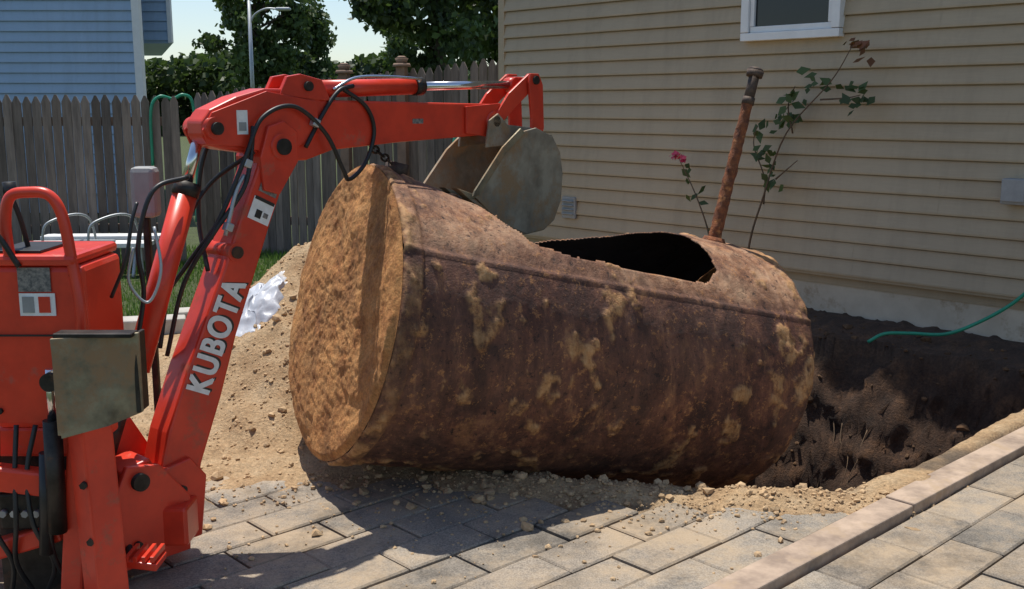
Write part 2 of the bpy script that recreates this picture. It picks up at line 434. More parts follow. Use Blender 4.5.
siding('siding_side',H(7.25,7.86),H(14,7.86),.35,5.3,.1275,(-UY,UX,0),M['siding'],house)
box('wall_core',H(10.69,1.9,2.80),(6.9,11.8,5.1),M['siding'],house,(0,0,HR),0)
box('foundation',H(10.72,1.9,-.45),(6.94,11.8,1.6),M['found'],house,(0,0,HR),0)
box('corner_post',H(7.205,7.84,2.82),(.085,.085,5.0),M['siding'],house,(0,0,HR),.004)
box('starter_strip',H(7.195,1.9,.335),(.03,11.7,.03),M['siding'],house,(0,0,HR),.003)
rv=[H(7.0,-4.3,5.2),H(7.0,8.1,5.2),H(14.5,-4.3,5.2),H(14.5,8.1,5.2),H(10.75,-4.3,7.2),H(10.75,8.1,7.2)]
mesh('roof',rv,[(0,1,5,4),(2,4,5,3),(0,4,2),(1,3,5),(0,2,3,1)],M['roof'],house)
s0,s1,z0,z1=4.13,4.99,2.105,3.15
for nm,sc,zc,ls,lz in (('window_sill',(s0+s1)/2,z0+.03,s1-s0,.06),('window_head',(s0+s1)/2,z1-.03,s1-s0,.06),('window_jamb_1',s0+.035,(z0+z1)/2,.07,z1-z0-.13),('window_jamb_2',s1-.035,(z0+z1)/2,.07,z1-z0-.13)):
    box(nm,H(7.15,sc,zc),(.085,ls,lz),M['white'],house,(0,0,HR),.004)
for nm,sc,zc,ls,lz in (('sash_bottom',(s0+s1)/2,z0+.085,s1-s0-.15,.045),('sash_mid',(s0+s1)/2,(z0+z1)/2,s1-s0-.15,.04),('sash_l',s0+.09,(z0+z1)/2,.035,z1-z0-.22),('sash_r',s1-.09,(z0+z1)/2,.035,z1-z0-.22)):
    box(nm,H(7.155,sc,zc),(.05,ls,lz),M['white'],house,(0,0,HR),.003)
box('window_glass',H(7.165,(s0+s1)/2,(z0+z1)/2),(.02,s1-s0-.16,z1-z0-.16),M['glass'],house,(0,0,HR),0)
box('dryer_vent_plate',H(7.155,6.88,.66),(.03,.17,.20),M['grey'],house,(0,0,HR),.005)
for i in range(4): box('vent_louver_%d'%i,H(7.13,6.88,.60+i*.04),(.03,.14,.008),M['grey'],house,(0,R(20),HR),.001)
box('outlet_box',H(7.125,2.79,1.05),(.09,.17,.17),M['grey'],house,(0,0,HR),.012)
box('outlet_lid',H(7.075,2.79,1.06),(.02,.15,.15),M['grey'],house,(0,0,HR),.006)
cyl('faucet_pipe',H(7.2,2.66,.72),H(7.08,2.66,.72),.014,M['pipetop'],house)
cyl('faucet_wheel',H(7.08,2.66,.76),H(7.07,2.66,.79),.035,M['red'],house)
tube('garden_hose',[H(7.08,2.66,.72),H(7.05,2.60,.5),H(7.02,2.70,.34),H(6.96,2.90,.18),H(6.88,3.08,.085),H(6.80,3.28,.07),H(6.70,3.42,.06),H(6.62,3.50,.0)],.012,M['teal'])

# ---------------------------------------------------------------- blue house
bh=empty('blue_sided_house',(-9,16,0))
siding('siding_front',(-15,16,0),(-5.58,16,0),.3,5.4,.15,(0,-1,0),M['blue'],bh,.03,3)
siding('siding_bay',(-5.9,17.3,0),(-5.45,17.3,0),2.65,5.4,.15,(0,-1,0),M['blue'],bh,.03,4)
def plan(name,pts,z0,z1,mat,parent):
    n=len(pts); V=[(x,y,z0) for x,y in pts]+[(x,y,z1) for x,y in pts]
    F=[tuple(range(n))[::-1],tuple(range(n,2*n))]+[(i,(i+1)%n,n+(i+1)%n,n+i) for i in range(n)]
    return mesh(name,V,F,mat,parent)
plan('wall_core',[(-15,16.02),(-5.53,16.02),(-8.0,22),(-15,22)],0,5.4,M['blue'],bh)
plan('bay_core',[(-6.2,17.32),(-5.45,17.32),(-7.0,21.5),(-7.4,21.5)],2.6,5.4,M['blue'],bh)
box('corner_trim',(-5.54,15.98,2.7),(.12,.12,5.4),M['white'],bh,(0,0,0),.01)
box('bay_trim',(-5.47,17.28,3.98),(.07,.08,2.76),M['white'],bh,(0,0,0),.01)
mesh('roof',[(-15.3,15.8,5.4),(-5.1,15.8,5.4),(-7.4,22.4,5.4),(-15.3,22.4,5.4),(-15.3,19,7.4),(-6.4,19,7.4)],[(0,1,5,4),(2,3,4,5),(0,4,3),(1,2,5),(0,3,2,1)],M['roof'],bh)

# ---------------------------------------------------------------- fences
def fence(name,A,B,h0,h1,seed,w=.088,posts=None):
    rnd=random.Random(seed); A=Vector((A[0],A[1],0));B=Vector((B[0],B[1],0)); L=(B-A).length; d=(B-A)/L; n=Vector((d.y,-d.x,0))
    V=[];F=[];C=[]; x=0
    while x<L:
        t=rnd.uniform(.6,1.3); h=h0+(h1-h0)*x/L+rnd.uniform(-.015,.015); off=rnd.uniform(-.006,.006); ww=w*rnd.uniform(.92,1.0)
        P=A+d*x+n*off; lean=rnd.uniform(-.006,.006); wc=rnd.uniform(.9,1.0)
        b0=len(V); pts=[(0,-.03),(ww,-.03),(ww,h-.07),(ww*.62,h),(ww*.38,h),(0,h-.07)]
        for k in(0,.018):
            for(a,z) in pts:
                q=P+d*(a+lean*z)-n*k; V.append((q.x,q.y,z)); C.append((t,t*(.5+.5*wc),t*wc))
        F.append(tuple(b0+i for i in range(6))); F.append(tuple(b0+6+i for i in range(5,-1,-1)))
        for i in range(6):
            j=(i+1)%6; F.append((b0+i,b0+6+i,b0+6+j,b0+j))
        x+=w+rnd.uniform(.003,.012)
    e=empty(name,A)
    mesh('pickets',V,F,M['fence'],e,False,C)
    for z in(.35,1.45):
        c=(A+B)/2+n*(-.045); box('rail_%d'%int(z*100),(c.x,c.y,z),(L,.045,.09),M['post'],e,(0,0,math.atan2(d.y,d.x)),0)
    for i,pp in enumerate(posts or []):
        q=A+d*pp+n*.05; hh=h0+(h1-h0)*pp/L+.02
        box('post_%d'%i,(q.x,q.y,hh/2),(.10,.10,hh),M['post'],e,(0,0,math.atan2(d.y,d.x)),.006)
        cyl('post_cap_%d'%i,(q.x,q.y,hh),(q.x,q.y,hh+.035),.10,M['post'],e,.085)
        cyl('post_knob_%d'%i,(q.x,q.y,hh+.035),(q.x,q.y,hh+.085),.05,M['post'],e,.07)
        cyl('post_knob_top_%d'%i,(q.x,q.y,hh+.085),(q.x,q.y,hh+.11),.07,M['post'],e,.03)
    return e
fence('stockade_fence',(-10,9.9),(-3.45,11.0),1.74,1.70,1)
fence('stockade_fence',(-3.55,11.9),(-.05,10.95),1.74,2.10,2,posts=[1.85,2.5])

# ---------------------------------------------------------------- trees
def tree(name,x,y,h,cr,ch,n,seed,leaf=.16,conifer=False,zc=None,tone=1.0):
    rnd=random.Random(seed); e=empty(name,(x,y,0))
    tr=max(.08,h*.022)
    pts=[(x,y,-.1)]
    for i in range(1,7): pts.append((x+rnd.uniform(-.12,.12)*i*.5,y+rnd.uniform(-.12,.12)*i*.5,h*.9*i/6))
    tube('trunk',pts,tr*1.3,M['bark'],e,6,10,tr*.15)
    V=[];F=[];C=[]; zc=zc or h-ch/2
    clumps=[]
    nc=int(60+cr*ch*3)
    for i in range(nc):
        if conifer:
            t=rnd.random()**.8; z=h-ch*t; rr=cr*t*rnd.uniform(.3,1.05)*(.8+.3*math.sin(z*7)); a=rnd.random()*6.28
            clumps.append((x+rr*math.cos(a),y+rr*math.sin(a),z,rnd.uniform(.12,.25)*cr*.7+.15,rnd.uniform(.6,1.3)))
        else:
            while True:
                v=Vector((rnd.uniform(-1,1),rnd.uniform(-1,1),rnd.uniform(-1,1)))
                if .25<v.length<1+.45*noise.noise(v*2.3+Vector((seed,0,0))): break
            clumps.append((x+v.x*cr,y+v.y*cr,zc+v.z*ch/2,rnd.uniform(.10,.20)*cr,rnd.uniform(.5,1.45)))
    for i,cp in enumerate(clumps[:22]):
        z0_=max(h*.25,cp[2]-rnd.uniform(.3,1.2)*cr*.5); z0_=min(z0_,h*.85)
        tube('limb_%d'%i,[(x,y,z0_),((x+cp[0])/2,(y+cp[1])/2,(z0_+cp[2])/2+.1),(cp[0],cp[1],cp[2])],tr*.35,M['bark'],e,3,6,tr*.08)
    for i in range(n):
        c=clumps[rnd.randrange(nc)]; q=Vector((rnd.gauss(0,1),rnd.gauss(0,1),rnd.gauss(0,.6)))*c[3]*.75
        p=Vector(c[:3])+q; s=leaf*rnd.uniform(.6,1.4)
        a=Vector((rnd.gauss(0,1),rnd.gauss(0,1),rnd.gauss(0,.6))).normalized(); b_=a.orthogonal().normalized()
        b_=(Matrix.Rotation(rnd.random()*6.28,3,a)@b_); a2=a.cross(b_)
        k=len(V); V.extend([p-b_*s*.5,p+a2*s*.35,p+b_*s*.6,p-a2*s*.35]); F.append((k,k+1,k+2,k+3))
        t=c[4]*rnd.uniform(.75,1.25)*tone; C.extend([(t,t,t*.9)]*4)
    mesh('foliage',V,F,M['leaf'],e,False,C); return e
tree('deciduous_tree',-11.2,48,8.2,2.1,6.6,11000,3,.24)
tree('pine_tree',-9.6,52,6.6,1.9,5.6,6000,4,.24,True)
tree('deciduous_tree',-2.1,30,7.6,2.0,5.2,11000,5,.20,tone=.85)
tree('deciduous_tree',.2,34,9.0,2.6,7.0,7000,6,.28,tone=.8)
tree('deciduous_tree',-6.9,19.5,7.2,1.3,3.2,6000,8,.13,tone=.9)
tree('pine_tree',-5.6,54,5.3,1.5,4.4,4000,9,.26,True)
V=[];F=[];C=[]; rnd=random.Random(21)
for i in range(30000):
    x=rnd.uniform(-34,10); base=4.3+1.5*noise.noise(Vector((x*.22,0,0)))+1.1*noise.noise(Vector((x*.8,3,0)))
    z=rnd.random()**.8*base; y=62+rnd.uniform(-2.5,2.5)+3*noise.noise(Vector((x*.3,z*.4,4)))
    s=.42*rnd.uniform(.6,1.4); a=Vector((rnd.gauss(0,1),rnd.gauss(0,1),rnd.gauss(0,1))).normalized(); b_=a.orthogonal().normalized(); a2=a.cross(b_); p=Vector((x,y,z))
    t=.6+.5*noise.noise(Vector((x*.5,z*.7,1)))+rnd.uniform(0,.4)
    k=len(V); V.extend([p-b_*s*.5,p+a2*s*.4,p+b_*s*.6,p-a2*s*.4]); F.append((k,k+1,k+2,k+3)); C.extend([(t,t,t)]*4)
mesh('distant_trees',V,F,M['leaf'],None,False,C)

sl=empty('street_lamp',(-9.7,40,0))
cyl('pole',(-9.7,40,0),(-9.7,40,5.45),.09,M['galv'],sl,.06)
tube('arm',[(-9.7,40,4.6),(-9.5,40,4.95),(-9.1,40,5.15),(-8.7,40,5.15)],.035,M['galv'],sl)
box('lamp_head',(-8.45,40,5.14),(.55,.22,.12),M['galv'],sl,(0,0,0),.05)

be=empty('picnic_bench',(-4.1,10.4,0))
box('seat',(-4.05,10.0,.30),(1.15,.26,.045),M['white'],be,(0,0,.05),.006)
box('seat_2',(-4.05,10.35,.33),(1.15,.22,.04),M['white'],be,(0,0,.05),.006)
for x in(-4.5,-3.6):
    tube('leg_%d'%int(-x*10),[(x,9.85,0),(x,10.0,.27),(x,10.2,.27),(x,10.35,.0)],.018,M['galv'],be)
ch=empty('garden_chair',(-4.1,9.7,0))
for dx in(0,.42):
    tube('arm_%d'%int(dx*10),[(-4.3+dx,9.6,0),(-4.32+dx,9.6,.40),(-4.25+dx,9.65,.56),(-4.0+dx,9.9,.56),(-3.95+dx,9.95,.0)],.012,M['galv'],ch)
box('seat_bar',(-3.93,9.78,.36),(.42,.03,.02),M['galv'],ch,(0,0,0),.004)
um=empty('patio_umbrella',(-.45,10.2,0))
cyl('pole',(-.45,10.2,0),(-.45,10.2,1.62),.02,M['galv'],um)
V=[];F=[]; n=32
for k,(z,r_) in enumerate([(1.58,.02),(1.5,.06),(1.2,.10),(.95,.13),(.9,.12)]):
    for i in range(n):
        t=2*math.pi*i/n; rr=r_*(1+.35*math.cos(8*t)); V.append((-.45+rr*math.cos(t),10.2+rr*math.sin(t),z))
for k in range(4):
    for i in range(n): j=(i+1)%n; F.append((k*n+i,k*n+j,(k+1)*n+j,(k+1)*n+i))
mesh('folded_canopy',V,F,M['umb'],um,True)
tube('garden_hose',[(-3.72,10.94,1.0),(-3.70,10.92,1.55),(-3.62,10.96,1.70),(-3.5,11.02,1.68),(-3.40,11.06,1.72),(-3.32,11.1,1.62),(-3.3,11.08,1.1),(-3.33,11.05,.4)],.016,M['teal'])
kb=empty('concrete_kerb_blocks',(-1.9,8,0))
for i,(x,y,l,rz,z) in enumerate([(-2.05,7.75,.9,.35,.06),(-1.72,8.2,.85,.4,.06),(-2.75,7.35,.8,.3,.05),(-1.95,7.95,.6,.5,.17)]):
    box('block_%d'%(i+1),(x,y,z),(l,.2,.12),M['concrete'],kb,(0,.01,rz),.012)
V=[];F=[];n=60
for j in range(n):
    for i in range(n):
        a=i/(n-1)-.5; b_=j/(n-1)-.5; x=-1.40+a*.42+.10*fbm(a*3,b_*3,1,1,3); y=5.58+b_*.50+.10*fbm(a*3,b_*3,7,1,3)
        z=soil_h(x,y)[0]+.012+.02*math.exp(-(a*a+b_*b_)*9)+.05*abs(fbm(a*4,b_*4,2,1.0,3))+.008*fbm(a*14,b_*14,0,1,2)-.25*max(0,math.hypot(a,b_)+.14*fbm(a*5,b_*5,3)-.36)
        V.append((x,y,z))
F=[(j*n+i,j*n+i+1,(j+1)*n+i+1,(j+1)*n+i) for j in range(n-1) for i in range(n-1)]
mesh('plastic_sheet',V,F,M['tarp'],None,True)

# ---------------------------------------------------------------- rose bushes
def leafcluster(V,F,C,c,n,spread,size,rnd,tint):
    for i in range(n):
        p=Vector(c)+Vector((rnd.gauss(0,1),rnd.gauss(0,1),rnd.gauss(0,1)))*spread; s=size*rnd.uniform(.7,1.3)
        a=Vector((rnd.gauss(-UX,.7),rnd.gauss(-UY,.7),rnd.gauss(.5,.6))).normalized(); b_=a.orthogonal().normalized()
        b_=Matrix.Rotation(rnd.random()*6.28,3,a)@b_; a2=a.cross(b_); k=len(V)
        V.extend([p-b_*s*.5,p-b_*s*.1+a2*s*.32,p+b_*s*.55,p-b_*s*.1-a2*s*.32]); F.append((k,k+1,k+2,k+3)); t=rnd.uniform(.6,1.2)
        C.extend([(t*tint[0],t*tint[1],t*tint[2])]*4)
def rosebush(name,stems,leaves,blooms,seed):
    rnd=random.Random(seed); e=empty(name,H(7.0,stems[0][0][0],0)); V=[];F=[];C=[]
    for i,st in enumerate(stems):
        tube('stem_%d'%i,[H(7.02-.03*k,s,z) for k,(s,z) in enumerate(st)],.007 if i else .010,M['stem'],e,6,6,.003)
    for (s,z,n,sp,ti) in leaves: leafcluster(V,F,C,H(7.0,s,z),n,sp,.085,rnd,ti)
    mesh('leaves',V,F,M['leaf'],e,False,C)
    for i,(s,z) in enumerate(blooms):
        V=[];F=[];C=[]; leafcluster(V,F,C,H(6.95,s,z),16,.014,.05,rnd,(1,1,1)); mesh('bloom_%d'%i,V,F,M['rose'],e)
g=(.9,.9,.9); rd=(3.2,.6,.8)
rosebush('rose_bush',[[(4.78,0),(4.75,.5),(4.62,.9),(4.42,1.4),(4.05,1.78),(3.88,2.02)],[(4.65,.85),(4.63,1.05),(4.72,1.3),(4.68,1.45)],[(4.42,1.4),(4.45,1.6),(4.38,1.75)],[(4.2,1.65),(3.98,1.66),(3.85,1.68)],[(4.55,1.05),(4.35,1.2)]],
 [(4.40,1.58,16,.06,g),(4.50,1.5,10,.05,g),(4.66,1.25,14,.05,g),(4.58,1.05,12,.06,g),(3.92,1.67,13,.05,g),(3.84,1.66,6,.03,g),(3.9,2.0,9,.045,rd),(3.98,2.06,3,.03,rd),(4.3,1.78,5,.04,g),(4.12,1.75,5,.05,g),(4.7,1.42,6,.04,g)],[],3)
rosebush('rose_bush',[[(5.1,0),(5.12,.5),(5.24,.85),(5.42,1.18)],[(5.12,.5),(5.05,.7),(5.03,.9)]],[(5.1,.6,5,.05,g),(5.25,.85,4,.05,g),(5.36,1.05,4,.03,g)],[(5.48,1.21),(5.40,1.18)],4)
rt=empty('exposed_roots',H(6.5,3.2,-.3))
rnd=random.Random(5)
for i in range(6):
    s=rnd.uniform(2.3,4.0); u=rnd.uniform(6.1,6.55); pts=[]
    for k in range(6):
        p=H(u,s); pts.append(Vector((p.x,p.y,soil_h(p.x,p.y)[0]+rnd.uniform(0,.03)))); u-=rnd.uniform(.02,.08); s+=rnd.uniform(-.07,.05)
    tube('root_%d'%i,pts,.0045,M['root'],rt,4,6,.0015)

# ---------------------------------------------------------------- oil tank
C0=Vector((-.72,4.35,.750)); D=Vector((.8655,.4469,-.2258)).normalized(); Nn=Vector((.4588,-.8885,0)).normalized(); Up=D.cross(Nn)*-1
if Up.z<0: Up=-Up
RAD=.62; LEN=2.14
tank=empty('oil_tank',C0+D*1.1)
cut=[(.28,-28),(.34,-5),(.41,15),(.49,32),(.60,43),(.80,47),(1.2,48.5),(1.5,48),(1.61,39),(1.62,18),(1.62,0),(1.57,-14),(1.45,-29),(1.30,-37),(1.16,-43),(1.04,-50),(.92,-60),(.75,-68),(.5,-56),(.32,-42)]
def mudf(a,th,P):
    k=fbm(P.x,P.y,P.z*.7,6.0,6); k2=fbm(P.x+7,P.y,P.z,13,4); k3=fbm(P.x,P.y+4,P.z,1.7,2)
    thr=.27-.18*k3
    thr-=.20*math.exp(-(max(0,a)/.05)**2)
    thr-=.17*sst(1.60,2.1,a)
    thr-=.05*sst(60,75,th)*sst(115,95,th)
    thr-=.10*(1-sst(0,9,abs(th-63)))
    thr-=.13*sst(120,160,abs(th))
    return sst(thr,thr+.12,k+.6*k2), k2
na,nth=250,380
V=[];C=[]
for i in range(na+1):
    a=LEN*i/na
    for j in range(nth):
        th=-180+360*j/nth; t=R(th); dirv=Up*math.cos(t)+Nn*math.sin(t)
        P=C0+D*a+dirv*RAD
        mm,k2=mudf(a,th,P)
        rr=RAD+.007*fbm(P.x,P.y,P.z,3,2)+.003*k2
        rr+=mm*(.001+.014*max(0,.25+k2))
        rr+=.010*math.exp(-((th-57)/.9)**2)+ (.006 if th>57 and th<180 else 0)
        rr+=.010*sst(.085,.075,a)
        if a<.02: rr-=.012*((.02-a)/.02)**2
        for ga in(1.94,): rr+=.006*math.exp(-((a-ga)/.012)**2)
        if a>LEN-.06: rr-=.05*((a-(LEN-.06))/.06)**2
        dn=.06*math.exp(-((a-.48)/.25)**2)*math.exp(-((th+5)/35)**2); rr-=dn
        V.append(C0+D*a+dirv*rr)
        lit_dust=sst(60,50,th)*sst(-130,-100,th)  # upper side paler as far as the seam: dust plus painted-in sunlight
        lit_dust*= .35+.6*sst(-.25,.15,fbm(P.x+3,P.y,P.z,2.5,4))
        C.append((max(mm*.95,.5*sst(.085,.075,a)*sst(-.3,.2,k2)),lit_dust,0))
F=[]
def inpoly(x,y,poly):
    ins=False;n=len(poly)
    for i in range(n):
        ax,ay=poly[i];bx,by=poly[(i+1)%n]
        if (ay>y)!=(by>y) and x<(bx-ax)*(y-ay)/(by-ay)+ax: ins=not ins
    return ins
for i in range(na):
    for j in range(nth):
        a=LEN*(i+.5)/na; th=-180+360*(j+.5)/nth
        w=fbm(a*6,th*.08,0,1,3)
        if inpoly(a+.022*w,th+2.0*w,cut): continue
        j2=(j+1)%nth; F.append((i*nth+j,(i+1)*nth+j,(i+1)*nth+j2,i*nth+j2))
o=mesh('shell',V,F,M['tank'],tank,True,C)
o.data.materials.append(M['inside'])
sd=o.modifiers.new('thick','SOLIDIFY'); sd.thickness=.007; sd.offset=-1; sd.material_offset=1
f0=o.data.polygons[0]
if f0.normal.dot(f0.center-(C0+D*.0))<0: o.data.flip_normals()
def cap(name,a0,sgn,rough,dome,mat,rr=0):
    V=[];F=[];nr=120
    for i in range(nr+1):
        r_=(RAD+.004+rr)*i/nr
        for j in range(nth):
            t=R(-180+360*j/nth); dirv=Up*math.cos(t)+Nn*math.sin(t); P=C0+D*a0+dirv*r_
            k=fbm(P.x,P.y,P.z,5,6); kk=fbm(P.x+4,P.y,P.z,2.2,3); k3=fbm(P.x+9,P.y,P.z,28,3)
            out=dome*(1-(i/nr)**2)+rough*(.6+.9*k+.9*kk+.35*k3)*sst(1.0,.95,i/nr)
            V.append(P+D*(sgn*max(.001,out)))
    for i in range(nr):
        for j in range(nth):
            j2=(j+1)%nth; q=(i*nth+j,(i+1)*nth+j,(i+1)*nth+j2,i*nth+j2)
            F.append(q if sgn>0 else q[::-1])
    return mesh(name,V,F,mat,tank,True)
cap('end_plate_near',0.0,-1,.024,.02,M['endplate'],.003)
cap('end_plate_far',LEN,1,.02,.05,M['endplate'],-.05)
pb=C0+D*1.86+Up*.60; pt=pb+(Up*.90+D*.03)
tube('fill_pipe_lower',[pb+(pt-pb)*t for t in [0,.08,.16,.24,.32,.4,.48,.56,.64,.72,.8,.84]],.032,M['pipe'],tank,6,28,.026,rough=.18)
cyl('fill_pipe_upper',pb+(pt-pb)*.80,pt,.026,M['pipetop'],tank)
cyl('pipe_collar',pb+(pt-pb)*.80,pb+(pt-pb)*.84,.031,M['pipetop'],tank)
cyl('pipe_cap',pb+(pt-pb)*.955,pb+(pt-pb)*.99,.040,M['pipetop'],tank,.043,n=24)
cyl('pipe_cap_top',pb+(pt-pb)*.99,pb+(pt-pb)*1.005,.043,M['pipetop'],tank,.030,n=24)
cyl('pipe_flange',pb-Up*.0,pb+Up*.04,.07,M['pipe'],tank,.05)
cyl('bung_fitting',C0+D*.12+Up*.60,C0+D*.12+Up*.66,.05,M['pipetop'],tank)

# ---------------------------------------------------------------- backhoe
bk=empty('backhoe_excavator',(-1.27,3.5,0))
BR=Vector((.66,.75,0)).normalized(); BQ=Vector((.75,-.66,0)).normalized(); BZ=Vector((0,0,1)); B0=Vector((-1.29,3.5,0))
def BP(r,z,q=0): return B0+BR*r+BQ*q+BZ*z
def prism(name,pts,q0,q1,mat,bw=.006,parent=bk):
    n=len(pts); V=[BP(r,z,q0) for r,z in pts]+[BP(r,z,q1) for r,z in pts]
    F=[tuple(range(n)),tuple(range(2*n-1,n-1,-1))]+[(i,n+i,n+(i+1)%n,(i+1)%n) for i in range(n)]
    o=mesh(name,V,F,mat,parent)
    bm=bmesh.new(); bm.from_mesh(o.data); bmesh.ops.recalc_face_normals(bm,faces=bm.faces); bm.to_mesh(o.data); bm.free()
    if bw: bev(o,bw)
    return o
def pin(name,r,z,q0,q1,rad,mat=None): return cyl(name,BP(r,z,q0),BP(r,z,q1),rad,mat or M['darkmetal'],bk,n=20)
boom=[(-.01,.10),(.15,.10),(.195,.34),(.29,.57),(.365,.783),(.53,1.17),(.60,1.32),(.645,1.43),(.63,1.50),(.585,1.53),(.53,1.50),(.485,1.38),(.40,1.20),(.315,1.008),(.16,.69),(.07,.48),(.02,.30)]
prism('boom',boom,-.065,.065,M['red'],.010)
prism('boom_cheek',[(.50,1.30),(.57,1.28),(.66,1.40),(.66,1.51),(.60,1.55),(.53,1.53),(.49,1.42)],-.078,.078,M['red'],.005)
prism('boom_foot_cheek',[(-.03,.08),(.17,.08),(.20,.30),(.14,.38),(.02,.36)],-.085,.085,M['red'],.006)
dip=[(.275,1.50),(.275,1.55),(.31,1.59),(.42,1.635),(.54,1.665),(.70,1.665),(.80,1.625),(1.30,1.618),(1.76,1.612),(1.80,1.58),(1.80,1.50),(1.73,1.475),(1.2,1.455),(.85,1.435),(.72,1.40),(.60,1.40),(.50,1.43),(.36,1.45),(.30,1.465)]
prism('dipper_arm',dip,-.05,.05,M['red'],.008)
for q in(-.062,.052):
    prism('dipper_gusset_%d'%(q>0),[(.29,1.47),(.27,1.52),(.31,1.58),(.54,1.655),(.76,1.62),(.78,1.50),(.60,1.42),(.42,1.46)],q,q+.01,M['red'],.002)
    prism('dipper_tip_plate_%d'%(q>0),[(1.58,1.485),(1.58,1.60),(1.80,1.615),(1.83,1.56),(1.80,1.49),(1.73,1.465)],q,q+.012,M['red'],.002)
pin('elbow_pin',.585,1.455,-.10,.10,.030); pin('elbow_boss',.585,1.455,-.088,.088,.048,M['red'])
pin('dipper_tail_pin',.315,1.525,-.09,.09,.022); pin('dipper_tail_boss',.315,1.525,-.075,.075,.040,M['red'])
pin('boom_mid_pin',.375,1.085,-.085,.085,.022); pin('boom_mid_boss',.375,1.085,-.073,.073,.034,M['red'])
pin('foot_pin',.08,.22,-.11,.11,.028); pin('foot_boss',.08,.22,-.097,.097,.045,M['red'])
pin('dipper_tip_pin',1.75,1.535,-.09,.09,.024); pin('dipper_tip_boss',1.75,1.535,-.075,.075,.042,M['red'])
cyl('bucket_cylinder_barrel',BP(.78,1.665),BP(1.32,1.683),.034,M['red'],bk)
cyl('bucket_cylinder_gland',BP(1.32,1.683),BP(1.37,1.685),.038,M['darkmetal'],bk)
cyl('bucket_cylinder_rod',BP(1.37,1.685),BP(1.94,1.70),.018,M['chrome'],bk)
prism('cylinder_bracket',[(.60,1.64),(.64,1.71),(.70,1.72),(.80,1.70),(.84,1.62)],-.055,-.035,M['red'],.003)
prism('cylinder_bracket_2',[(.60,1.64),(.64,1.71),(.70,1.72),(.80,1.70),(.84,1.62)],.035,.055,M['red'],.003)
pin('cylinder_pin',.73,1.675,-.07,.07,.018)
S=-.05
for q in(-.075,.060):
    prism('tipping_link_%d'%(q>0),[(r_+S,z_) for r_,z_ in [(1.76,1.51),(1.80,1.49),(1.95,1.60),(2.10,1.70),(2.10,1.745),(2.04,1.75),(1.90,1.66)]],q,q+.014,M['red'],.003)
    prism('bucket_link_%d'%(q>0),[(r_+S,z_) for r_,z_ in [(2.02,1.71),(2.03,1.75),(2.09,1.75),(2.12,1.70),(2.13,1.50),(2.10,1.44),(2.04,1.45),(2.04,1.55)]],q+.016,q+.030,M['red'],.003)
pin('link_pin',2.065+S,1.72,-.10,.10,.020); cyl('rod_eye',BP(2.0+S,1.70,-.03),BP(2.0+S,1.70,.03),.032,M['red'],bk)
box('rod_eye_neck',BP(2.03+S,1.71,0),(.07,.05,.05),M['red'],bk,(0,0,math.atan2(.75,.66)),.006)
pin('bucket_link_pin',2.085+S,1.475,-.10,.10,.018)
S=-.09; SZ=-.015
side=[(1.60,1.24),(1.66,1.30),(1.78,1.42),(1.90,1.50),(2.02,1.52),(2.13,1.48),(2.19,1.40),(2.21,1.30),(2.20,1.18),(2.15,1.09),(2.08,1.05),(1.95,1.04),(1.82,1.09),(1.70,1.16)]
side=[(a+S,b_+SZ) for a,b_ in side]
for q in(-.18,.155):
    prism('bucket_side_%d'%(q>0),side,q,q+.014,M['bucket'],.003)
shell=[(1.575,1.225),(1.70,1.155),(1.82,1.085),(1.95,1.037),(2.08,1.047),(2.155,1.087),(2.207,1.18),(2.218,1.30),(2.197,1.402),(2.135,1.485)]
sh=[Vector((a+S,b_+SZ)) for a,b_ in shell]; V=[];F=[]
for i,pq in enumerate(sh):
    t=(sh[min(i+1,len(sh)-1)]-sh[max(i-1,0)]).normalized(); nn=Vector((-t.y,t.x))*.012
    for k in(pq,pq+nn):
        for q in(-.175,.165): V.append(BP(k.x,k.y,q))
for i in range(len(sh)-1):
    a=i*4;b_=a+4; F+=[(a,a+1,b_+1,b_),(a+2,b_+2,b_+3,a+3),(a,b_,b_+2,a+2),(a+1,a+3,b_+3,b_+1)]
F+=[(0,2,3,1)]; mesh('bucket_shell',V,F,M['bucket'],bk,False)
prism('bucket_side_cutter',[(1.585+S,1.235+SZ),(1.60+S,1.26+SZ),(1.78+S,1.44+SZ),(1.90+S,1.52+SZ),(1.93+S,1.50+SZ),(1.80+S,1.41+SZ),(1.63+S,1.24+SZ)],.169,.179,M['steel'],.002)
for i,q in enumerate((-.09,.078)):
    prism('bucket_ear_%d'%i,[(1.68,1.42),(1.70,1.54),(1.76,1.57),(1.82,1.52),(2.02,1.50),(2.05,1.44)],q,q+.012,M['bucket'],.003)
for i in range(5):
    q=-.15+.075*i; prism('tooth_%d'%i,[(1.50+S,1.275+SZ),(1.575+S,1.222+SZ),(1.62+S,1.225+SZ),(1.60+S,1.245+SZ)],q-.02,q+.02,M['steel'],.003)
cyl('crowd_cylinder_barrel',BP(.245,1.30,-.03),BP(.02,.70,-.03),.043,M['red'],bk)
cyl('crowd_cylinder_gland',BP(.258,1.335,-.03),BP(.242,1.29,-.03),.047,M['darkmetal'],bk)
cyl('crowd_cylinder_rod',BP(.315,1.51,-.03),BP(.25,1.33,-.03),.02,M['chrome'],bk)
cyl('boom_lift_cylinder',BP(.02,.62,-.12),BP(-.10,.32,-.12),.035,M['darkmetal'],bk)
prism('swing_post',[(-.16,.06),(.10,.06),(.12,.34),(.02,.52),(-.10,.50),(-.18,.32)],-.12,-.095,M['red'],.006)
prism('swing_post_2',[(-.16,.06),(.10,.06),(.11,.26),(.0,.40),(-.12,.42),(-.18,.30)],.095,.12,M['red'],.006)
pin('swing_pin',-.08,.36,-.14,.14,.03)
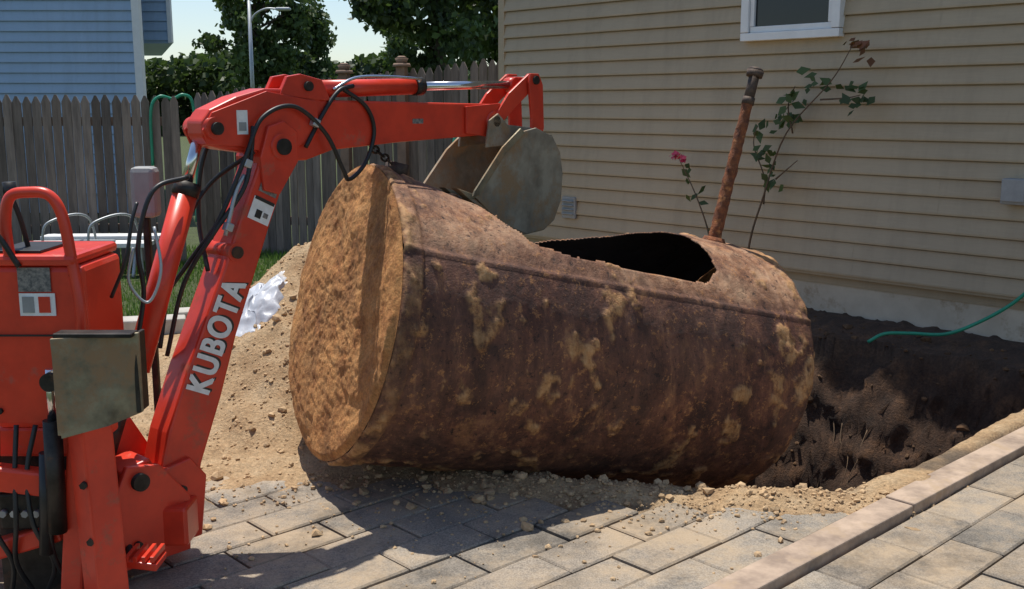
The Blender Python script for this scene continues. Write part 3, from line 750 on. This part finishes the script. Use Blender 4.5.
for z in(.10,.30): box('swing_knuckle_%d'%int(z*10),BP(-.16,z,0),(.10,.18,.05),M['darkmetal'],bk,(0,0,math.atan2(.75,.66)),.015)
pin('knuckle_bolt_1',.09,.12,.12,.135,.014);pin('knuckle_bolt_2',.09,.28,.098,.112,.014); pin('knuckle_bolt_3',-.10,.14,.12,.135,.014)
prism('swing_web',[(-.15,.10),(.0,.10),(.04,.30),(-.02,.42),(-.13,.40)],-.05,.09,M['red'],.006)
dx=(BR*.43+BZ*.903).normalized(); dy=(-BR*.903+BZ*.43).normalized(); dz=dx.cross(dy)
for (ox,oy,dq,mt_) in [(-.004,-.003,.0004,'label'),(.0,.0,.0008,'label'),(.004,.003,.0012,'label'),(.004,-.003,.0016,'label'),(-.004,.003,.002,'label'),(.008,-.008,-.0006,'black'),(.011,-.011,-.0010,'black')]:
    nm='boom_lettering' if mt_=='label' else 'boom_lettering_outline'
    tc=bpy.data.curves.new(nm,'FONT'); tc.body='KUBOTA'; tc.size=.138; tc.align_x='CENTER'; tc.align_y='CENTER'; tc.extrude=.0; tc.space_character=1.16
    to=bpy.data.objects.new(nm,tc); COL.objects.link(to); tc.materials.append(M[mt_])
    mt=Matrix((dx*.69,dy,dz)).transposed().to_4x4(); mt.translation=BP(.283,.79,.0672+dq)+dx*ox+dy*oy
    bpy.context.view_layer.update(); dg=bpy.context.evaluated_depsgraph_get(); me=bpy.data.meshes.new_from_object(to.evaluated_get(dg)); me.transform(mt)
    bpy.data.objects.remove(to); o=bpy.data.objects.new(nm,me); COL.objects.link(o); par(o,bk)
def decal(name,r,z,w,h,q,mat,tilt=True):
    a=(BR*.43+BZ*.903) if tilt else BZ; b_=(BR*.903-BZ*.43) if tilt else BR; c=BP(r,z,q)
    V=[c-b_*w/2-a*h/2,c+b_*w/2-a*h/2,c+b_*w/2+a*h/2,c-b_*w/2+a*h/2]
    V+= [v-BQ*.002 for v in V]
    return mesh(name,V,[(0,1,2,3),(0,4,5,1),(1,5,6,2),(2,6,7,3),(3,7,4,0)],mat,bk)
decal('warning_decal_1',.492,1.225,.095,.085,.0675,M['label']); decal('warning_decal_2',.535,1.315,.08,.07,.0675,M['labelgrey']); decal('warning_header',.509,1.260,.088,.012,.0690,M['black'])
decal('warning_pictogram_1',.478,1.215,.026,.030,.0690,M['black']); decal('warning_pictogram_2',.508,1.205,.020,.018,.0690,M['labelgrey'])
decal('warning_decal_3',.43,1.545,.045,.085,.0640,M['label'],False); decal('warning_decal_3_text',.43,1.53,.03,.03,.0655,M['grey'],False); decal('serial_plate',1.30,1.54,.06,.02,.052,M['labelgrey'],False)
hoses=[
 [BP(.30,1.02,.0),BP(.33,1.2,-.09),BP(.36,1.42,-.085),BP(.48,1.60,-.08),BP(.60,1.62,-.085),BP(.80,1.63,-.08)],
 [BP(.05,.60,-.06),BP(.12,.85,-.09),BP(.24,1.05,-.03),BP(.32,1.20,.05),BP(.42,1.42,.085),BP(.50,1.56,.085),BP(.64,1.60,.09),BP(.78,1.50,.09),BP(.86,1.36,.09),BP(.90,1.32,.08),BP(1.0,1.38,.06),BP(1.05,1.50,.06),BP(1.01,1.60,.06),BP(.90,1.67,.05)],
 [BP(-.02,.66,.04),BP(.0,.80,.02),BP(.03,.98,.03),BP(.02,1.14,.03),BP(.08,1.32,.04),BP(.22,1.36,.03)],
 [BP(.14,.75,-.08),BP(.20,1.0,-.085),BP(.28,1.2,-.08),BP(.38,1.33,-.07),BP(.46,1.44,.08)],
 [BP(.16,.72,-.07),BP(.22,.98,-.03),BP(.30,1.16,.05),BP(.40,1.30,.085),BP(.44,1.40,.085),BP(.47,1.53,.07)],
 [BP(.70,1.45,.07),BP(.80,1.58,.06),BP(.88,1.66,.055),BP(.96,1.68,.045)],
]
for i,hs in enumerate(hoses): tube('hydraulic_hose_%d'%i,hs,.0085,M['black'],bk,10,8)
tube('metal_line_1',[BP(.86,1.665,.045),BP(1.0,1.715,.045),BP(1.3,1.715,.04),BP(1.33,1.70,.03)],.006,M['chrome'],bk)
tube('metal_line_2',[BP(.33,1.15,.075),BP(.38,1.30,.078),BP(.42,1.36,.075)],.008,M['galv'],bk)
for i,(r_,z_) in enumerate([(.34,1.18),(.43,1.40),(.74,1.54)]): box('hose_clamp_%d'%i,BP(r_,z_,.08),(.03,.03,.03),M['galv'],bk,(0,.4,.8),.004)

def bx(name,x0,x1,y0,y1,z0,z1,mat,bw=.01,rot=(0,0,0)): return box(name,((x0+x1)/2,(y0+y1)/2,(z0+z1)/2),(x1-x0,y1-y0,z1-z0),mat,bk,rot,bw)
bx('control_console',-1.63,-1.315,3.18,3.50,.60,1.12,M['red'],.02)
bx('console_top',-1.64,-1.33,3.16,3.52,1.12,1.155,M['red'],.014)
bx('console_slot',-1.60,-1.45,3.20,3.42,1.155,1.165,M['black'],.003)
bx('console_seam',-1.632,-1.36,3.172,3.18,.90,.905,M['black'],0)
for i,(x,z) in enumerate(((-1.605,.66),(-1.345,.66),(-1.605,1.09),(-1.345,1.09),(-1.345,.88))): cyl('console_bolt_%d'%i,(x,3.181,z),(x,3.168,z),.010,M['darkmetal'],bk,n=6)
bx('console_label_grey',-1.515,-1.415,3.174,3.178,1.04,1.115,M['labelgrey'],0)
bx('console_label_white',-1.515,-1.405,3.174,3.178,.965,1.035,M['label'],0)
bx('console_label_pictogram',-1.505,-1.47,3.171,3.174,.975,1.025,M['grey'],0)
bx('console_label_pictogram_2',-1.455,-1.42,3.171,3.174,.975,1.025,M['red'],0)
for i,x in enumerate((-1.59,-1.53)):
    tube('lever_%d'%i,[(x,3.3,1.15),(x-.01,3.28,1.25),(x-.03,3.27,1.33)],.008,M['black'],bk); cyl('lever_knob_%d'%i,(x-.03,3.27,1.32),(x-.032,3.27,1.37),.020,M['black'],bk)
tube('grab_handle',[(-1.535,3.18,1.14),(-1.54,3.18,1.25),(-1.52,3.18,1.33),(-1.46,3.18,1.345),(-1.40,3.18,1.335),(-1.365,3.18,1.27),(-1.345,3.18,1.12),(-1.325,3.17,.98),(-1.335,3.17,.85)],.017,M['red'],bk,8,14)
bx('lower_red_panel',-1.75,-1.36,3.20,3.5,.50,.60,M['red'],.012)
bx('red_fender',-1.80,-1.40,3.10,3.16,.42,.50,M['red'],.01,(0,.12,0))
bx('console_pedestal',-1.68,-1.40,3.24,3.5,.0,.50,M['darkmetal'],.01)
bx('crossbeam',-1.9,-1.12,3.42,3.56,.10,.24,M['red'],.012)
bx('subframe',-1.9,-1.32,3.3,3.42,.24,.40,M['darkmetal'],.012)
bx('lower_red_link',-1.75,-1.42,3.12,3.18,.20,.26,M['red'],.008,(0,-.3,0))
bx('valve_block',-1.62,-1.48,3.14,3.24,.28,.40,M['darkmetal'],.008)
for i in range(4): cyl('valve_port_%d'%i,(-1.60+.035*i,3.14,.34),(-1.60+.035*i,3.12,.34),.012,M['galv'],bk,n=6)
def slant(name,p0,p1,w,d,mat):
    p0=Vector(p0);p1=Vector(p1); L=(p1-p0).length; c=(p0+p1)/2; dr=(p1-p0).normalized()
    o=box(name,(0,0,0),(w,d,L),mat,None,(0,0,0),.008); q=dr.to_track_quat('Z','Y')
    o.data.transform(Matrix.Translation(c)@q.to_matrix().to_4x4()); par(o,bk); return o
slant('stabiliser_leg',(-1.255,3.05,.0),(-1.29,3.08,.70),.10,.10,M['red'])
slant('stabiliser_inner',(-1.40,3.12,.02),(-1.33,3.12,.62),.05,.07,M['red'])
for i,z in enumerate((.12,.30,.48)): cyl('leg_bolt_%d'%i,(-1.262-.035*z/.7,3.01,z),(-1.262-.035*z/.7,2.995,z),.012,M['darkmetal'],bk,n=6)
pd=[(-1.345,2.98,.935),(-1.10,3.02,.945),(-1.105,3.03,.70),(-1.20,3.0,.665),(-1.335,2.985,.63)]
V=[Vector(p) for p in pd]; V+=[v+Vector((.0,.014,0)) for v in V]; n=5
o=mesh('stabiliser_foot_plate',V,[tuple(range(n)),tuple(range(2*n-1,n-1,-1))]+[(i,n+i,n+(i+1)%n,(i+1)%n) for i in range(n)],M['steel'],bk); bev(o,.003)
bx('foot_plate_rib',-1.345,-1.325,2.985,3.08,.64,.93,M['steel'],.003)
bx('foot_plate_flange',-1.12,-1.108,3.02,3.10,.70,.94,M['darkmetal'],.003)
bx('foot_plate_top_flange',-1.34,-1.11,2.99,3.05,.935,.948,M['darkmetal'],.003)
cyl('stabiliser_cylinder',(-1.41,3.08,.30),(-1.40,3.08,.66),.028,M['darkmetal'],bk)
cyl('stabiliser_rod',(-1.40,3.08,.66),(-1.395,3.08,.82),.014,M['chrome'],bk)
cyl('leg_pin',(-1.38,3.03,.79),(-1.38,3.12,.79),.028,M['darkmetal'],bk)
cyl('stabiliser_cylinder_2',(-1.46,3.1,.22),(-1.435,3.1,.55),.022,M['black'],bk)
rnd=random.Random(9)
for i in range(4):
    x=-1.43-.06*i; tube('station_hose_%d'%i,[(x,3.16,.62),(x+rnd.uniform(-.02,.02),3.12,.48),(x+rnd.uniform(-.03,.03),3.09,.32),(x+rnd.uniform(-.02,.05),3.12,.18),(x+rnd.uniform(-.03,.03),3.2,.04)],.008,M['black'],bk)
tube('station_hose_loop',[(-1.60,3.2,1.10),(-1.66,3.15,1.18),(-1.62,3.12,1.28),(-1.55,3.14,1.22),(-1.50,3.16,1.12)],.009,M['black'],bk)
tube('wire_loop_1',[(-1.20,3.3,1.16),(-1.22,3.3,1.05),(-1.17,3.32,.98),(-1.13,3.34,1.08),(-1.15,3.36,1.22)],.005,M['galv'],bk)
tube('wire_loop_2',[(-1.28,3.3,1.0),(-1.22,3.28,1.12),(-1.20,3.3,1.24),(-1.19,3.33,1.30)],.006,M['black'],bk)
bx('foot_pedal',-1.235,-1.125,3.12,3.22,.155,.18,M['red'],.004,(0,.12,0))
for i in range(4): bx('pedal_tooth_%d'%i,-1.225+.027*i,-1.212+.027*i,3.115,3.225,.18,.20,M['red'],.002)
tube('pedal_arm',[(-1.2,3.2,.16),(-1.25,3.25,.12),(-1.3,3.35,.15)],.012,M['darkmetal'],bk)
bx('seat_back',-1.42,-1.325,3.9,3.98,1.19,1.38,M['grey'],.02)
bx('seat_post',-1.39,-1.365,3.93,3.96,.3,1.19,M['darkmetal'],.006)
cyl('rear_tyre',(-2.15,3.6,.36),(-1.92,3.6,.36),.36,M['black'],bk,n=40); cyl('rear_rim',(-1.92,3.6,.36),(-1.905,3.6,.36),.2,M['red'],bk)

cn=empty('lifting_chain',BP(1.0,1.45,0))
a=BP(1.04,1.47,0); b_=C0+D*.12+Up*.64; nL=7
for i in range(nL):
    c=a.lerp(b_,(i+.5)/nL); L=(b_-a).length/nL*.78; dr=(b_-a).normalized(); o1=dr.orthogonal().normalized(); o1=Matrix.Rotation(R(90*(i%2)),3,dr)@o1
    pts=[c+dr*(L*math.cos(t))*.8+o1*(.014*math.sin(t)) for t in [2*math.pi*k/14 for k in range(15)]]
    tube('link_%d'%i,pts,.005,M['darkmetal'],cn,1,6,raw=True)

# ---------------------------------------------------------------- light
sd_=Vector((-.15,.28,1)).normalized()
L=bpy.data.lights.new('sun','SUN'); L.energy=5.0; L.angle=R(.5); L.color=(1,.955,.88)
lo=bpy.data.objects.new('sun',L); COL.objects.link(lo); lo.rotation_euler=sd_.to_track_quat('Z','Y').to_euler(); lo.location=(0,0,20)
w=bpy.data.worlds.new('World'); scene.world=w; w.use_nodes=True; nt=w.node_tree
sky=nt.nodes.new('ShaderNodeTexSky'); sky.sky_type='NISHITA'; sky.sun_disc=False
sky.sun_elevation=math.asin(sd_.z); sky.sun_rotation=math.atan2(sd_.x,sd_.y); sky.dust_density=.7; sky.ozone_density=1.5; sky.altitude=50
nt.links.new(sky.outputs[0],nt.nodes['Background'].inputs[0]); nt.nodes['Background'].inputs[1].default_value=.14
cam=bpy.data.cameras.new('camera'); co=bpy.data.objects.new('camera',cam); COL.objects.link(co)
co.location=(0,0,1.6); co.rotation_euler=(R(90-10.15),0,0); cam.lens=36.91; cam.sensor_width=36; cam.clip_end=2000; cam.clip_start=.05
scene.camera=co
scene.view_settings.view_transform='Standard'; scene.view_settings.look='None'; scene.view_settings.exposure=0
